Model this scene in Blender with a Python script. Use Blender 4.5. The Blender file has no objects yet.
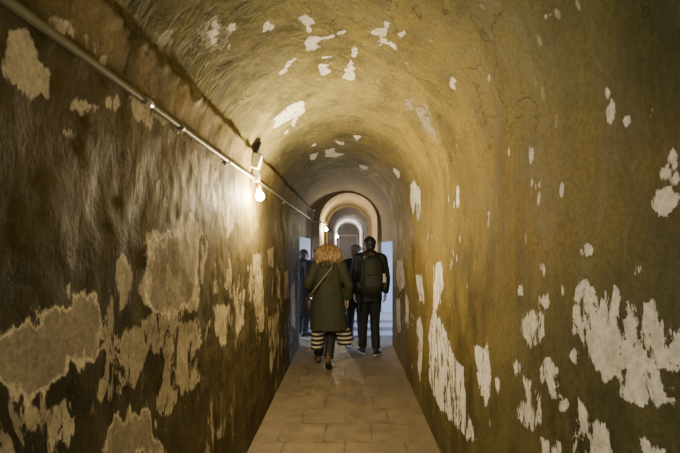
import bpy, bmesh, math, random
import numpy as np
from mathutils import Vector, Matrix, noise
random.seed(7)
C = bpy.context.scene.collection
PI = math.pi
F = 400.0; VX = 348.0; VY = 246.0; EYE = 1.62      # focal length in pixels, vanishing point, eye height

# ------------------------------------------------------------------ helpers
def link(name, me, mat=None, parent=None, loc=None):
    o = bpy.data.objects.new(name, me); C.objects.link(o)
    if mat: me.materials.append(mat)
    if parent: o.parent = parent
    if loc: o.location = loc
    return o
def tag(o, label=None, cat=None, group=None, kind=None):
    if label: o['label'] = label
    if cat: o['category'] = cat
    if group: o['group'] = group
    if kind: o['kind'] = kind
    return o
def empty(name, loc, rz=0, label=None, cat=None, group=None):
    o = bpy.data.objects.new(name, None); C.objects.link(o)
    o.empty_display_size = .1; o.location = loc; o.rotation_euler = (0, 0, rz)
    return tag(o, label, cat, group)
def bm_obj(name, bm, mat, parent=None, smooth=True, loc=None):
    bmesh.ops.recalc_face_normals(bm, faces=bm.faces[:])
    me = bpy.data.meshes.new(name); bm.to_mesh(me); bm.free()
    if smooth: me.polygons.foreach_set('use_smooth', [True]*len(me.polygons))
    return link(name, me, mat, parent, loc)
def box(bm, c, s, rot=None, bev=0):
    r = bmesh.ops.create_cube(bm, size=1)
    vs = r['verts']
    bmesh.ops.scale(bm, vec=s, verts=vs)
    if bev:
        es = list({e for v in vs for e in v.link_edges})
        rb = bmesh.ops.bevel(bm, geom=es, offset=bev, segments=2, affect='EDGES', profile=.6)
        vs = list({v for f in rb['faces'] for v in f.verts} | {v for v in vs if v.is_valid})
    if rot is not None: bmesh.ops.rotate(bm, cent=(0,0,0), matrix=rot, verts=vs)
    bmesh.ops.translate(bm, vec=c, verts=vs)
def ell(bm, c, s, rot=None, sub=3):
    r = bmesh.ops.create_icosphere(bm, subdivisions=sub, radius=1)
    vs = r['verts']; bmesh.ops.scale(bm, vec=s, verts=vs)
    if rot is not None: bmesh.ops.rotate(bm, cent=(0,0,0), matrix=rot, verts=vs)
    bmesh.ops.translate(bm, vec=c, verts=vs)
def loft(bm, pts, rad, n=16, ref=Vector((1,0,0)), round_ends=False):
    """closed tapered tube through pts; rad entries are r or (rx, ry)"""
    pts = [Vector(p) for p in pts]; rings = []
    rad = [(r, r) if not isinstance(r, (tuple, list)) else r for r in rad]
    if round_ends:
        d0 = (pts[0]-pts[1]).normalized()*rad[0][0]*.6; d1 = (pts[-1]-pts[-2]).normalized()*rad[-1][0]*.6
        pts = [pts[0]+d0] + pts + [pts[-1]+d1]
        rad = [(rad[0][0]*.5, rad[0][1]*.5)] + rad + [(rad[-1][0]*.5, rad[-1][1]*.5)]
    for i, p in enumerate(pts):
        t = (pts[min(i+1, len(pts)-1)] - pts[max(i-1, 0)]).normalized()
        a = ref - t*ref.dot(t)
        if a.length < 1e-3: a = Vector((0,1,0)) - t*t.y
        a.normalize(); b = t.cross(a)
        rx, ry = rad[i]
        rings.append([bm.verts.new(p + a*rx*math.cos(2*PI*k/n) + b*ry*math.sin(2*PI*k/n)) for k in range(n)])
    for r0, r1 in zip(rings, rings[1:]):
        for k in range(n): bm.faces.new((r0[k], r0[(k+1) % n], r1[(k+1) % n], r1[k]))
    bm.faces.new(rings[0][::-1]); bm.faces.new(rings[-1])
def smooth_path(pts, rad, k=5):
    """Catmull-Rom resample"""
    P = [Vector(p) for p in pts]; R = [r if isinstance(r, (tuple, list)) else (r, r) for r in rad]
    op, orr = [], []
    for i in range(len(P)-1):
        p0, p1, p2, p3 = P[max(i-1,0)], P[i], P[i+1], P[min(i+2,len(P)-1)]
        for j in range(k):
            t = j/k
            op.append(.5*((2*p1)+(p2-p0)*t+(2*p0-5*p1+4*p2-p3)*t*t+(3*p1-p0-3*p2+p3)*t**3))
            orr.append(tuple(R[i][q]*(1-t)+R[i+1][q]*t for q in (0,1)))
    op.append(P[-1]); orr.append(R[-1])
    return op, orr
def remesh(name, bm, mat, parent, voxel=.008, iters=4, disp=None):
    bmesh.ops.recalc_face_normals(bm, faces=bm.faces[:])
    me = bpy.data.meshes.new(name+'_src'); bm.to_mesh(me); bm.free()
    o = bpy.data.objects.new(name+'_src', me); C.objects.link(o)
    m = o.modifiers.new('r', 'REMESH'); m.mode = 'VOXEL'; m.voxel_size = voxel
    s = o.modifiers.new('s', 'SMOOTH'); s.factor = .5; s.iterations = iters
    dg = bpy.context.evaluated_depsgraph_get(); dg.update()
    res = bpy.data.meshes.new_from_object(o.evaluated_get(dg))
    bpy.data.objects.remove(o); bpy.data.meshes.remove(me)
    res.name = name
    if disp:
        nv = len(res.vertices)
        co = np.empty(nv*3); no = np.empty(nv*3)
        res.vertices.foreach_get('co', co); res.vertices.foreach_get('normal', no)
        co = co.reshape(-1,3); no = no.reshape(-1,3)
        d = np.array([disp(p) for p in co]); co += no*d[:,None]
        res.vertices.foreach_set('co', co.ravel()); res.update()
    res.materials.clear()
    res.polygons.foreach_set('use_smooth', [True]*len(res.polygons))
    return link(name, res, mat, parent)

# ------------------------------------------------------------------ materials
class NT:
    def __init__(s, name):
        s.m = bpy.data.materials.new(name); s.m.use_nodes = True
        s.t = s.m.node_tree; s.t.nodes.clear()
        s.out = s.n('ShaderNodeOutputMaterial'); s.b = s.n('ShaderNodeBsdfPrincipled')
        s.l(s.b.outputs[0], s.out.inputs[0])
    def n(s, typ, **k):
        x = s.t.nodes.new(typ)
        for a, v in k.items(): setattr(x, a, v)
        return x
    def l(s, a, b): s.t.links.new(a, b)
    def setin(s, inp, v):
        if hasattr(v, 'links'): s.l(v, inp)
        else: inp.default_value = v
    def math(s, op, a, b=0.0, c=None, clamp=False):
        x = s.n('ShaderNodeMath', operation=op); x.use_clamp = clamp
        s.setin(x.inputs[0], a); s.setin(x.inputs[1], b)
        if c is not None: s.setin(x.inputs[2], c)
        return x.outputs[0]
    def mix(s, f, a, b, mode='MIX'):
        x = s.n('ShaderNodeMix', data_type='RGBA', blend_type=mode)
        s.setin(x.inputs[0], f); s.setin(x.inputs[6], a); s.setin(x.inputs[7], b)
        return x.outputs[2]
    def maprange(s, v, a, b, c=0., d=1., smooth=True):
        x = s.n('ShaderNodeMapRange', interpolation_type='SMOOTHSTEP' if smooth else 'LINEAR')
        s.setin(x.inputs[0], v); x.inputs[1].default_value = a; x.inputs[2].default_value = b
        x.inputs[3].default_value = c; x.inputs[4].default_value = d
        return x.outputs[0]
    def coords(s, scale=(1,1,1)):
        tc = s.n('ShaderNodeTexCoord'); mp = s.n('ShaderNodeMapping')
        mp.inputs['Scale'].default_value = scale
        s.l(tc.outputs['Object'], mp.inputs[0]); return mp.outputs[0]
    def noise(s, vec, scale, detail=6, rough=.55, dist=0):
        x = s.n('ShaderNodeTexNoise'); s.l(vec, x.inputs['Vector'])
        x.inputs['Scale'].default_value = scale; x.inputs['Detail'].default_value = detail
        x.inputs['Roughness'].default_value = rough; x.inputs['Distortion'].default_value = dist
        return x.outputs[0]
    def attr(s, name, col=False):
        x = s.n('ShaderNodeAttribute', attribute_name=name)
        return x.outputs['Color'] if col else x.outputs['Fac']
    def bump(s, h, dist=.01, strength=1.):
        x = s.n('ShaderNodeBump'); x.inputs['Distance'].default_value = dist
        x.inputs['Strength'].default_value = strength; s.l(h, x.inputs['Height'])
        s.l(x.outputs[0], s.b.inputs['Normal']); return x
def c4(r, g, b): return (r, g, b, 1)
def simple(name, col, rough=.7, var=.25, scale=30, bump=0, metal=0, sheen=0):
    t = NT(name); v = t.coords()
    n = t.noise(v, scale, 5)
    c = t.mix(n, tuple(x*(1-var) for x in col)+(1,), tuple(min(1, x*(1+var)) for x in col)+(1,))
    t.l(c, t.b.inputs['Base Color']); t.b.inputs['Roughness'].default_value = rough
    t.b.inputs['Metallic'].default_value = metal
    if bump: t.bump(n, bump)
    return t.m
def emissive(name, col, s):
    t = NT(name); t.b.inputs['Base Color'].default_value = col+(1,)
    n = t.noise(t.coords(), 40, 2)
    t.l(t.mix(n, col+(1,), tuple(x*.97 for x in col)+(1,)), t.b.inputs['Emission Color'])
    t.b.inputs['Emission Strength'].default_value = s
    return t.m

def plaster(name, streak=(1,1,1), tan=(.36,.30,.22), white=(.62,.59,.55), trowel=.0, speck=0., mould=.5, edge=.5, flake=0):
    t = NT(name); v = t.coords(); vs = t.coords(streak)
    tint = t.attr('tint', True); dW = t.attr('dW'); dT = t.attr('dT'); dG = t.attr('dG')
    n_lo = t.noise(vs, 2.2, 8, .62, .3)
    n_mid = t.noise(vs, 9, 8, .6, .2)
    n_fine = t.noise(v, 55, 6, .65)
    n_edge = t.noise(vs, 16, 9, .62)
    n_edge2 = t.noise(v, 5, 4, .5)
    e = t.math('ADD', t.math('MULTIPLY', t.math('SUBTRACT', n_edge, .5), .22), t.math('MULTIPLY', t.math('SUBTRACT', n_edge2, .5), .10))
    chip = t.math('MULTIPLY', t.math('SUBTRACT', t.noise(t.coords((streak[0], streak[1], streak[2]*.8)), 11, 10, .72, .8), .5), .42)
    chip = t.math('MINIMUM', chip, .006)
    eT = t.math('ADD', t.math('MULTIPLY', e, .5), chip)
    eW = t.math('ADD', t.math('MULTIPLY', e, .6), t.math('MULTIPLY', chip, 1.1))
    mW = t.maprange(t.math('ADD', dW, t.math('MULTIPLY', eW, edge)), -.003, .003)
    mT = t.maprange(t.math('ADD', dT, eT), -.005, .007)
    if flake:
        sxf = t.n('ShaderNodeSeparateXYZ'); t.l(v, sxf.inputs[0])
        fl = t.math('ADD', t.noise(t.coords((1, 1.2, .45)), 5.5, 10, .68, .5), t.maprange(sxf.outputs[2], 1.85, 1.2, -.12, 0))
        fl = t.math('MULTIPLY', t.maprange(fl, .565, .580), t.maprange(t.noise(v, 1.3, 3), .44, .56, .0, flake))
        mT = t.math('MAXIMUM', mT, fl)
    mG = t.maprange(t.math('ADD', dG, e), -.02, .02)
    # base coat
    base = t.mix(t.maprange(n_lo, .32, .68), t.mix(1., tint, c4(.62,.62,.6), 'MULTIPLY'), t.mix(1., tint, c4(1.32,1.3,1.25), 'MULTIPLY'))
    base = t.mix(t.maprange(n_mid, .42, .72, 0, .75), base, t.mix(1., tint, c4(1.7,1.62,1.45), 'MULTIPLY'))
    base = t.mix(t.maprange(n_mid, .46, .28, 0, mould), base, t.mix(1., tint, c4(.30,.31,.26), 'MULTIPLY'))
    fine = t.maprange(n_fine, .3, .7, .78, 1.22)
    fc = t.n('ShaderNodeCombineColor')
    for i in range(3): t.l(fine, fc.inputs[i])
    tcol = t.mix(t.maprange(n_lo, .35, .65), tuple(x*.72 for x in tan)+(1,), tan+(1,))
    tcol = t.mix(t.maprange(n_mid, .42, .3, 0, .6), tcol, tuple(x*.45 for x in tan)+(1,))
    gcol = t.mix(n_mid, tuple(x*.40 for x in tan)+(1,), tuple(x*.68 for x in tan)+(1,))
    wcol = t.mix(t.maprange(n_mid, .35, .65), tuple(x*.82 for x in white)+(1,), white+(1,))
    col = t.mix(mG, base, gcol)
    col = t.mix(mT, col, tcol)
    # light chipped rim round the tan skins
    rim = t.math('MULTIPLY', t.maprange(t.math('ADD', dG, e), -.012, .0), t.maprange(t.math('ADD', dG, e), .016, .004))
    col = t.mix(t.math('MULTIPLY', rim, .6), col, tuple(min(1, x*1.5) for x in tan)+(1,))
    col = t.mix(mW, col, wcol)
    hW = mW
    if speck:
        vo = t.n('ShaderNodeTexVoronoi'); t.l(vs, vo.inputs['Vector']); vo.inputs['Scale'].default_value = 11
        vo.inputs['Randomness'].default_value = 1
        gate = t.maprange(t.noise(v, 1.6, 3), .49, .58)
        sp = t.maprange(t.math('ADD', vo.outputs['Distance'], t.math('MULTIPLY', n_edge, .22)), .25, .22)
        sp = t.math('MULTIPLY', t.math('MULTIPLY', sp, gate), speck)
        col = t.mix(sp, col, wcol)
    col = t.mix(1., col, fc.outputs[0], 'MULTIPLY')
    t.l(col, t.b.inputs['Base Color'])
    t.l(t.maprange(n_mid, .3, .7, .6, .85), t.b.inputs['Roughness'])
    t.b.inputs['Specular IOR Level'].default_value = .2
    h = t.math('MULTIPLY', n_mid, .010)
    h = t.math('ADD', h, t.math('MULTIPLY', n_fine, .0022))
    h = t.math('ADD', h, t.math('MULTIPLY', n_lo, .016))
    h = t.math('ADD', h, t.math('MULTIPLY', mT, .0045))
    h = t.math('ADD', h, t.math('MULTIPLY', mG, .004))
    h = t.math('SUBTRACT', h, t.math('MULTIPLY', hW, .004))
    if trowel:
        w = t.noise(t.coords((1, 2.4, 1.2)), 5.5, 3, .45, 1.1)
        sx = t.n('ShaderNodeSeparateXYZ'); t.l(v, sx.inputs[0]); left = t.maprange(sx.outputs[0], .45, -.1)
        rid = t.math('ABSOLUTE', t.math('SUBTRACT', w, .5))
        h = t.math('ADD', h, t.math('MULTIPLY', t.math('MULTIPLY', t.maprange(rid, 0, .16), t.maprange(n_edge2, .42, .6)), t.math('MULTIPLY', left, trowel)))
        cr = t.noise(t.coords((1, 1, 1)), 2.6, 5, .6, .6)
        ck = t.maprange(t.math('ABSOLUTE', t.math('SUBTRACT', cr, .53)), .0, .006)
        h = t.math('ADD', h, t.math('MULTIPLY', ck, .006))
    t.bump(h, 1.0, .9)
    return t.m

M = {}
M['pl_left'] = plaster('stained plaster left', (1, 1, .5), tan=(.58,.49,.32), white=(.5,.45,.36), mould=.85, flake=.8)
M['pl_vault'] = plaster('trowelled vault plaster', (1, 1, .45), tan=(.36,.33,.25), white=(.95,.92,.87), trowel=.0042, mould=.3, edge=.35, speck=.25)
M['pl_right'] = plaster('ochre plaster right', (1, 1, .45), tan=(.42,.35,.22), white=(.84,.83,.83), speck=.9, mould=.3, edge=.9)
M['pl_plain'] = simple('plain ochre plaster', (.25,.195,.105), .75, .35, 7, .006)
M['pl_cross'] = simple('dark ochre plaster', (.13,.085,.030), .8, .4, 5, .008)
M['pl_pale'] = simple('pale limewashed plaster', (.55,.55,.56), .8, .2, 6, .006)
M['pl_grey'] = simple('grey end plaster', (.16,.145,.135), .8, .3, 5, .004)
M['step'] = simple('worn limestone step', (.40,.39,.38), .6, .3, 12, .004)
M['pipe'] = simple('painted conduit', (.17,.16,.095), .5, .2, 20)
M['clip'] = simple('galvanised clip', (.6,.58,.5), .35, .2, 30, metal=.7)
M['boxw'] = simple('white junction plastic', (.55,.53,.47), .4, .06, 20)
M['shadow_plate'] = simple('dark olive shadow plate', (.022,.020,.010), .8, .2, 20)
M['holder'] = simple('brown bakelite', (.12,.07,.035), .4, .2, 20)
M['cable'] = simple('black cable', (.02,.02,.02), .5, .2, 20)
M['skin'] = simple('skin', (.50,.30,.21), .5, .1, 30)
M['lip'] = simple('lip', (.40,.16,.13), .5, .1, 30)
M['eye_white'] = simple('eye', (.7,.7,.68), .2, .05, 30)
M['iris'] = simple('iris', (.04,.025,.015), .2, .1, 30)
M['brown_hair'] = simple('brown hair', (.07,.04,.02), .5, .5, 60)
M['black_hair'] = simple('black hair', (.018,.014,.012), .5, .4, 60)
M['olive'] = simple('olive coat cloth', (.030,.032,.014), .8, .35, 14, .002)
M['black'] = simple('black cloth', (.007,.007,.008), .9, .4, 18, .002)
M['jacket'] = simple('black jacket nylon', (.007,.008,.007), .7, .4, 14, .002)
M['navy'] = simple('navy cloth', (.02,.024,.032), .75, .35, 14, .002)
M['charcoal'] = simple('charcoal coat cloth', (.022,.021,.022), .8, .35, 14, .002)
M['jean'] = simple('black denim', (.006,.006,.009), .8, .4, 40, .001)
M['tight'] = simple('black legging', (.010,.010,.011), .7, .3, 40)
M['shoe'] = simple('black shoe leather', (.018,.017,.016), .45, .3, 30)
M['boot'] = simple('brown suede boot', (.11,.07,.04), .8, .3, 30)
M['sole_w'] = simple('white rubber sole', (.6,.6,.58), .5, .1, 30)
M['sole_d'] = simple('dark rubber sole', (.03,.028,.025), .7, .2, 30)
M['pack'] = simple('dark olive pack nylon', (.013,.016,.008), .7, .4, 25, .001)
M['webbing'] = simple('grey webbing', (.12,.12,.105), .6, .2, 60)
M['bottle'] = simple('frosted bottle plastic', (.50,.50,.44), .35, .15, 30)
M['cap'] = simple('blue grey knit', (.07,.08,.10), .85, .3, 60, .001)
M['mask'] = simple('pale mask cloth', (.55,.60,.66), .8, .1, 60)
M['strap'] = simple('tan strap leather', (.16,.13,.07), .5, .2, 40)
M['door'] = simple('grey door boards', (.14,.125,.12), .6, .25, 8)
M['frame'] = simple('pale door frame', (.34,.30,.26), .6, .2, 10)
M['bulb'] = emissive('warm glowing bulb', (1.,.80,.50), 260)
M['bulb_far'] = emissive('white glowing bulb', (1.,.86,.72), 260)

def stripe_mat():
    t = NT('black and cream striped knit'); tc = t.n('ShaderNodeTexCoord')
    sx = t.n('ShaderNodeSeparateXYZ'); t.l(tc.outputs['Object'], sx.inputs[0])
    n = t.noise(t.coords(), 12, 3)
    z = t.math('ADD', t.math('MULTIPLY', sx.outputs[2], 1/.058), t.math('MULTIPLY', n, .25))
    f = t.math('FRACT', z)
    m = t.math('MULTIPLY', t.maprange(f, .5, .56), t.maprange(f, 1.0, .94))
    t.l(t.mix(m, c4(.014,.013,.013), c4(.50,.44,.33)), t.b.inputs['Base Color'])
    t.b.inputs['Roughness'].default_value = .85
    return t.m
M['stripe'] = stripe_mat()
def blonde_mat():
    t = NT('wavy blonde hair'); v = t.coords((1,1,.35))
    n = t.noise(v, 45, 6, .6, .3)
    t.l(t.mix(t.maprange(n, .35, .65), c4(.09,.05,.018), c4(.42,.28,.115)), t.b.inputs['Base Color'])
    t.b.inputs['Roughness'].default_value = .42
    t.bump(n, .004)
    return t.m
M['blonde'] = blonde_mat()
def floor_mat():
    t = NT('worn paving'); v = t.coords()
    w = t.noise(v, 4, 3)
    vv = t.n('ShaderNodeVectorMath', operation='ADD')
    cc = t.n('ShaderNodeCombineXYZ'); t.l(t.math('MULTIPLY', w, .05), cc.inputs[0]); t.l(t.math('MULTIPLY', w, .07), cc.inputs[1])
    t.l(v, vv.inputs[0]); t.l(cc.outputs[0], vv.inputs[1])
    b = t.n('ShaderNodeTexBrick'); t.l(vv.outputs[0], b.inputs['Vector'])
    b.offset = .42; b.squash = 1.25; b.squash_frequency = 3
    b.inputs['Scale'].default_value = 1; b.inputs['Brick Width'].default_value = .40; b.inputs['Row Height'].default_value = .335
    b.inputs['Mortar Size'].default_value = .010; b.inputs['Mortar Smooth'].default_value = .6
    b.inputs['Color1'].default_value = c4(.17,.135,.080); b.inputs['Color2'].default_value = c4(.235,.19,.115); b.inputs['Mortar'].default_value = c4(.115,.09,.055)
    n = t.noise(v, 7, 8, .65, .2); nf = t.noise(v, 60, 5, .7); nl = t.noise(v, 1.8, 4)
    sx = t.n('ShaderNodeSeparateXYZ'); t.l(v, sx.inputs[0])
    ed = t.math('ABSOLUTE', t.math('ADD', sx.outputs[0], .03))
    edge = t.maprange(t.math('ADD', ed, t.math('MULTIPLY', n, .16)), .62, .70)
    dirt = t.mix(n, c4(.14,.11,.065), c4(.28,.225,.14))
    col = t.mix(t.math('MULTIPLY', t.maprange(n, .40, .60), .8), b.outputs['Color'], c4(.25,.20,.12))
    col = t.mix(edge, col, dirt)
    col = t.mix(t.maprange(nl, .4, .65, 0, .35), col, c4(.12,.10,.07))
    chip = t.maprange(nf, .70, .74)
    col = t.mix(t.math('MULTIPLY', chip, .6), col, c4(.42,.38,.30))
    t.l(col, t.b.inputs['Base Color']); t.l(t.maprange(n, .3, .7, .45, .8), t.b.inputs['Roughness'])
    h = t.math('ADD', t.math('MULTIPLY', n, .012), t.math('MULTIPLY', nf, .004))
    h = t.math('SUBTRACT', h, t.math('MULTIPLY', t.math('MULTIPLY', b.outputs['Fac'], t.math('SUBTRACT', 1, edge)), .005))
    t.bump(h, 1.0, .8)
    return t.m
M['floor'] = floor_mat()

# ------------------------------------------------------------------ tunnel shell
XL, XR, SPR = -.785, .72, 2.05
XC = (XL+XR)/2; RV = (XR-XL)/2
A0 = math.radians(23.5)                                      # top of the thicker lower masonry on the left
def make_profile():
    P = []
    for z in np.linspace(0, SPR, 180, endpoint=False): P.append((XL + .02*math.sin(z/SPR*PI)*-1*0, z))
    for a in np.linspace(0, A0, 20): P.append((XC-RV*math.cos(a), SPR+RV*math.sin(a)))
    iL = len(P)-1
    n = 210
    for i, a in enumerate(np.linspace(A0, PI, n)):
        if i == 0: a = A0+.004
        d = a-A0
        back = .030*max(0, 1-d/.95)**1.3 * min(1, d/.05+.25)
        r = RV+back
        P.append((XC-r*math.cos(a), SPR+r*math.sin(a)))
    iR = len(P)-1
    for z in np.linspace(SPR, 0, 190)[1:]: P.append((XR, z))
    return np.array(P), iL, iR
PROF, IL, IR = make_profile()
seg = np.r_[0, np.cumsum(np.hypot(*np.diff(PROF, axis=0).T))]
# angle of each profile point seen from the eye, running left floor -> over the crown -> right floor
ang = np.unwrap(np.arctan2(PROF[:,0], -(PROF[:,1]-EYE)+0)*1.0)
ang = np.unwrap(np.arctan2(-(PROF[:,0]), (PROF[:,1]-EYE)))
rr = np.hypot(PROF[:,0], PROF[:,1]-EYE)
order = np.argsort(ang)
ANG, SEG, RR = ang[order], seg[order], rr[order]
def px_to_surf(px, py):
    dx, dz = (px-VX)/F, (VY-py)/F
    a = math.atan2(-dx, dz)
    r = np.interp(a, ANG, RR); s = np.interp(a, ANG, SEG)
    return r/math.hypot(dx, dz), s                           # depth, arc length
def poly_surf(poly):
    out = []
    n = len(poly)
    for i in range(n):
        (x0, y0), (x1, y1) = poly[i], poly[(i+1) % n]
        k = max(1, int(math.hypot(x1-x0, y1-y0)/5))
        for j in range(k): out.append(px_to_surf(x0+(x1-x0)*j/k, y0+(y1-y0)*j/k))
    return np.array(out)
def sdf(pts, poly):
    """positive inside"""
    a = poly; b = np.roll(poly, -1, axis=0)
    d2 = np.full(len(pts), 1e9); inside = np.zeros(len(pts), bool)
    for (ax, ay), (bx, by) in zip(a, b):
        ex, ey = bx-ax, by-ay; L = ex*ex+ey*ey+1e-12
        t = np.clip(((pts[:,0]-ax)*ex+(pts[:,1]-ay)*ey)/L, 0, 1)
        q = (pts[:,0]-ax-t*ex)**2+(pts[:,1]-ay-t*ey)**2
        d2 = np.minimum(d2, q)
        c = ((ay > pts[:,1]) != (by > pts[:,1]))
        xi = ax+(pts[:,1]-ay)*ex/(ey if abs(ey) > 1e-12 else 1e-12)
        inside ^= c & (pts[:,0] < xi)
    d = np.sqrt(d2); return np.where(inside, d, -d)
def disc(x, y, rx, ry=None):
    ry = ry or rx
    return [(x+rx*math.cos(t)*(1+.15*math.sin(3*t+x)), y+ry*math.sin(t)*(1+.15*math.cos(2*t+y))) for t in np.linspace(0, 2*PI, 9)[:-1]]
# patches of bared / remaining plaster, outlined where they sit in the view and carried on to the masonry surface
WHITE = [
 [(206,32),(214,21),(222,24),(216,36),(217,45),(211,47)],[(225,24),(233,18),(234,29),(229,30)],[(225,42),(232,42),(230,49)],
 [(261,26),(267,20),(275,24),(274,29),(267,31),(265,33),(262,31)],
 [(297,19),(305,15),(313,19),(315,23),(309,25),(311,32),(308,32),(307,24),(301,22)],
 [(305,42),(309,36),(319,37),(335,34),(345,28),(347,32),(339,36),(322,41),(318,45),(326,47),(308,52)],
 [(279,74),(287,63),(297,58),(293,65),(285,74),(280,77)],[(322,57),(332,58),(322,61)],
 [(319,66),(330,65),(326,69),(331,72),(324,76),(319,73)],[(353,47),(357,47),(356,60),(352,58)],
 [(339,70),(347,69),(351,61),(355,70),(355,81),(342,79),(347,73)],
 [(368,32),(377,26),(384,26),(385,19),(392,21),(387,29),(389,39),(398,44),(397,49),(387,44),(377,46),(379,37)],
 [(398,32),(405,27),(407,32),(401,37)],
 [(274,129),(275,118),(291,104),(298,99),(305,102),(304,111),(297,120),(295,127),(291,125),(293,118),(282,124)],
 [(282,131),(289,129),(286,135)],[(311,146),(315,142),(317,144),(313,147)],[(334,140),(344,141),(344,145),(339,144)],
 [(310,155),(319,152),(315,160),(311,161)],[(325,150),(335,147),(334,152),(346,153),(335,157),(325,157)],[(353,135),(362,136),(357,140)],
 [(359,164),(368,167),(367,171),(360,168)],[(393,167),(399,172),(399,179),(394,172)],
 [(410,185),(415,180),(421,191),(422,212),(418,222),(416,201),(413,215),(410,201)],
 [(448,75),(457,80),(455,91),(450,87)],[(486,75),(490,75),(489,81)],[(544,15),(551,14),(545,20)],
 disc(667,201,14,10), disc(646,116,5), disc(625,121,3), disc(672,157,3), disc(662,173,3.5), disc(675,180,3),
 disc(541,185,3,4), disc(534,155,2,5), disc(530,148,2,2.5), disc(535,182,1.5,3), disc(608,112,2,5), disc(605,92,2,4),
 disc(589,251,6,6), disc(630,271,5,4.5), disc(528,273,4,4), disc(534,222,2.5), disc(544,266,3), disc(521,291,3,2.5), disc(548,303,4,2.5),
 disc(518,368,2.5,6), disc(525,283,2,3), disc(580,210,2.5), disc(566,405,3,4), disc(576,356,3,5),
 [(576,284),(587,280),(603,292),(626,295),(654,303),(659,317),(682,326),(690,345),(682,366),(662,362),(651,368),(659,379),(668,393),(684,398),(684,411),(659,404),(643,409),(620,396),(626,373),(609,379),(589,354),(584,334),(595,331),(587,306),(577,298)],
 [(576,309),(588,306),(591,331),(577,331)],
 [(576,423),(581,401),(592,418),(609,423),(614,453),(610,470),(573,460)],[(637,440),(648,437),(662,453),(664,470),(642,460)],
 [(524,312),(546,311),(549,334),(542,351),(531,346),(522,331)],
 [(514,404),(528,401),(525,379),(534,379),(542,393),(542,423),(534,429),(522,423),(511,409)],
 [(539,359),(550,356),(559,368),(564,396),(553,393),(542,379)],[(539,435),(559,446),(560,465),(542,460)],
 [(475,348),(486,345),(491,368),(487,407),(481,390),(478,368)],[(494,381),(499,381),(498,391)],
 [(433,267),(441,259),(444,284),(436,312),(444,326),(455,356),(464,368),(467,390),(469,412),(478,440),(469,440),(453,423),(436,401),(430,379),(429,334),(433,301)],
 [(416,323),(420,315),(424,334),(420,384),(416,362)],[(415,275),(420,275),(424,303),(419,301)],
 [(397,261),(403,259),(405,284),(400,292),(396,278)],[(396,300),(400,298),(401,330),(397,335)],[(406,292),(409,300),(408,330),(405,322)],
 [(456,188),(460,190),(459,212),(457,208)],[(485,209),(489,212),(488,229)],
]
TAN = [   # left wall, warm plaster skins
 [(148,234),(168,225),(190,211),(201,225),(209,245),(204,278),(198,306),(179,320),(162,334),(173,317),(193,295),(196,261),(187,234),(168,239),(156,261),(154,289),(148,303),(140,289)],
 [(168,267),(173,278),(182,273),(179,289),(173,298),(166,284)],
 [(131,334),(151,315),(173,306),(179,320),(212,320),(207,340),(193,351),(204,379),(184,396),(168,415),(159,412),(162,384),(168,356),(151,345),(140,368),(134,390),(126,384),(130,356)],
 [(112,267),(126,253),(134,273),(131,306),(120,328),(134,334),(131,362),(120,396),(109,401),(98,384),(106,362),(101,334),(112,300)],
 [(22,407),(50,401),(73,395),(78,418),(67,435),(61,449),(50,446),(45,423),(28,429)],
 [(215,261),(219,267),(219,292),(214,295)],[(225,267),(229,267),(229,287),(225,289)],[(215,306),(230,305),(231,340),(223,348),(217,331)],
 [(237,293),(246,290),(246,323),(239,334)],[(248,267),(254,254),(262,254),(264,331),(258,331),(254,301),(249,301)],[(268,250),(274,247),(274,267),(269,267)],
 [(268,317),(279,312),(279,340),(271,373)],[(284,272),(288,272),(289,297),(284,299)],[(291,284),(295,282),(296,330),(291,325)],[(277,268),(280,270),(280,300),(277,296)],
 [(16,39),(26,37),(30,46),(34,64),(46,74),(51,95),(34,94),(18,83),(9,72),(12,56)],[(71,103),(81,101),(95,106),(85,111),(72,110)],
 [(105,98),(115,98),(123,105),(113,109),(105,106)],[(127,95),(155,109),(176,124),(192,139),(173,132),(155,119),(145,128),(136,114)],
 [(51,120),(58,126),(73,129),(74,137),(56,134)],[(55,24),(67,25),(81,37),(79,43),(65,35),(55,33)],[(85,38),(94,38),(107,64),(102,68),(89,53)],
 [(155,35),(169,32),(176,37),(173,42),(164,46),(162,53),(157,46)],
 [(188,156),(197,150),(206,160),(215,165),(218,176),(205,185),(195,178)],
 [(417,106),(427,104),(438,127),(436,141),(424,131)],[(404,99),(415,97),(413,109),(407,112)],
 [(222,200),(230,198),(234,225),(226,240)],
]
GREY = [   # duller skins
 [(5,331),(33,320),(61,306),(78,285),(95,298),(98,328),(92,356),(67,373),(50,390),(22,398),(8,393),(-8,379),(-8,345)],
 [(103,460),(112,423),(140,409),(151,423),(164,455)],[(150,240),(190,220),(200,260),(192,300),(160,320),(150,300)],
 [(205,30),(215,21),(228,30),(235,28),(226,40),(230,48),(212,47)],
]
def srgb(r, g, b): return tuple(((x/255)/12.92 if x/255 < .04045 else ((x/255+.055)/1.055)**2.4) for x in (r, g, b))
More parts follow.
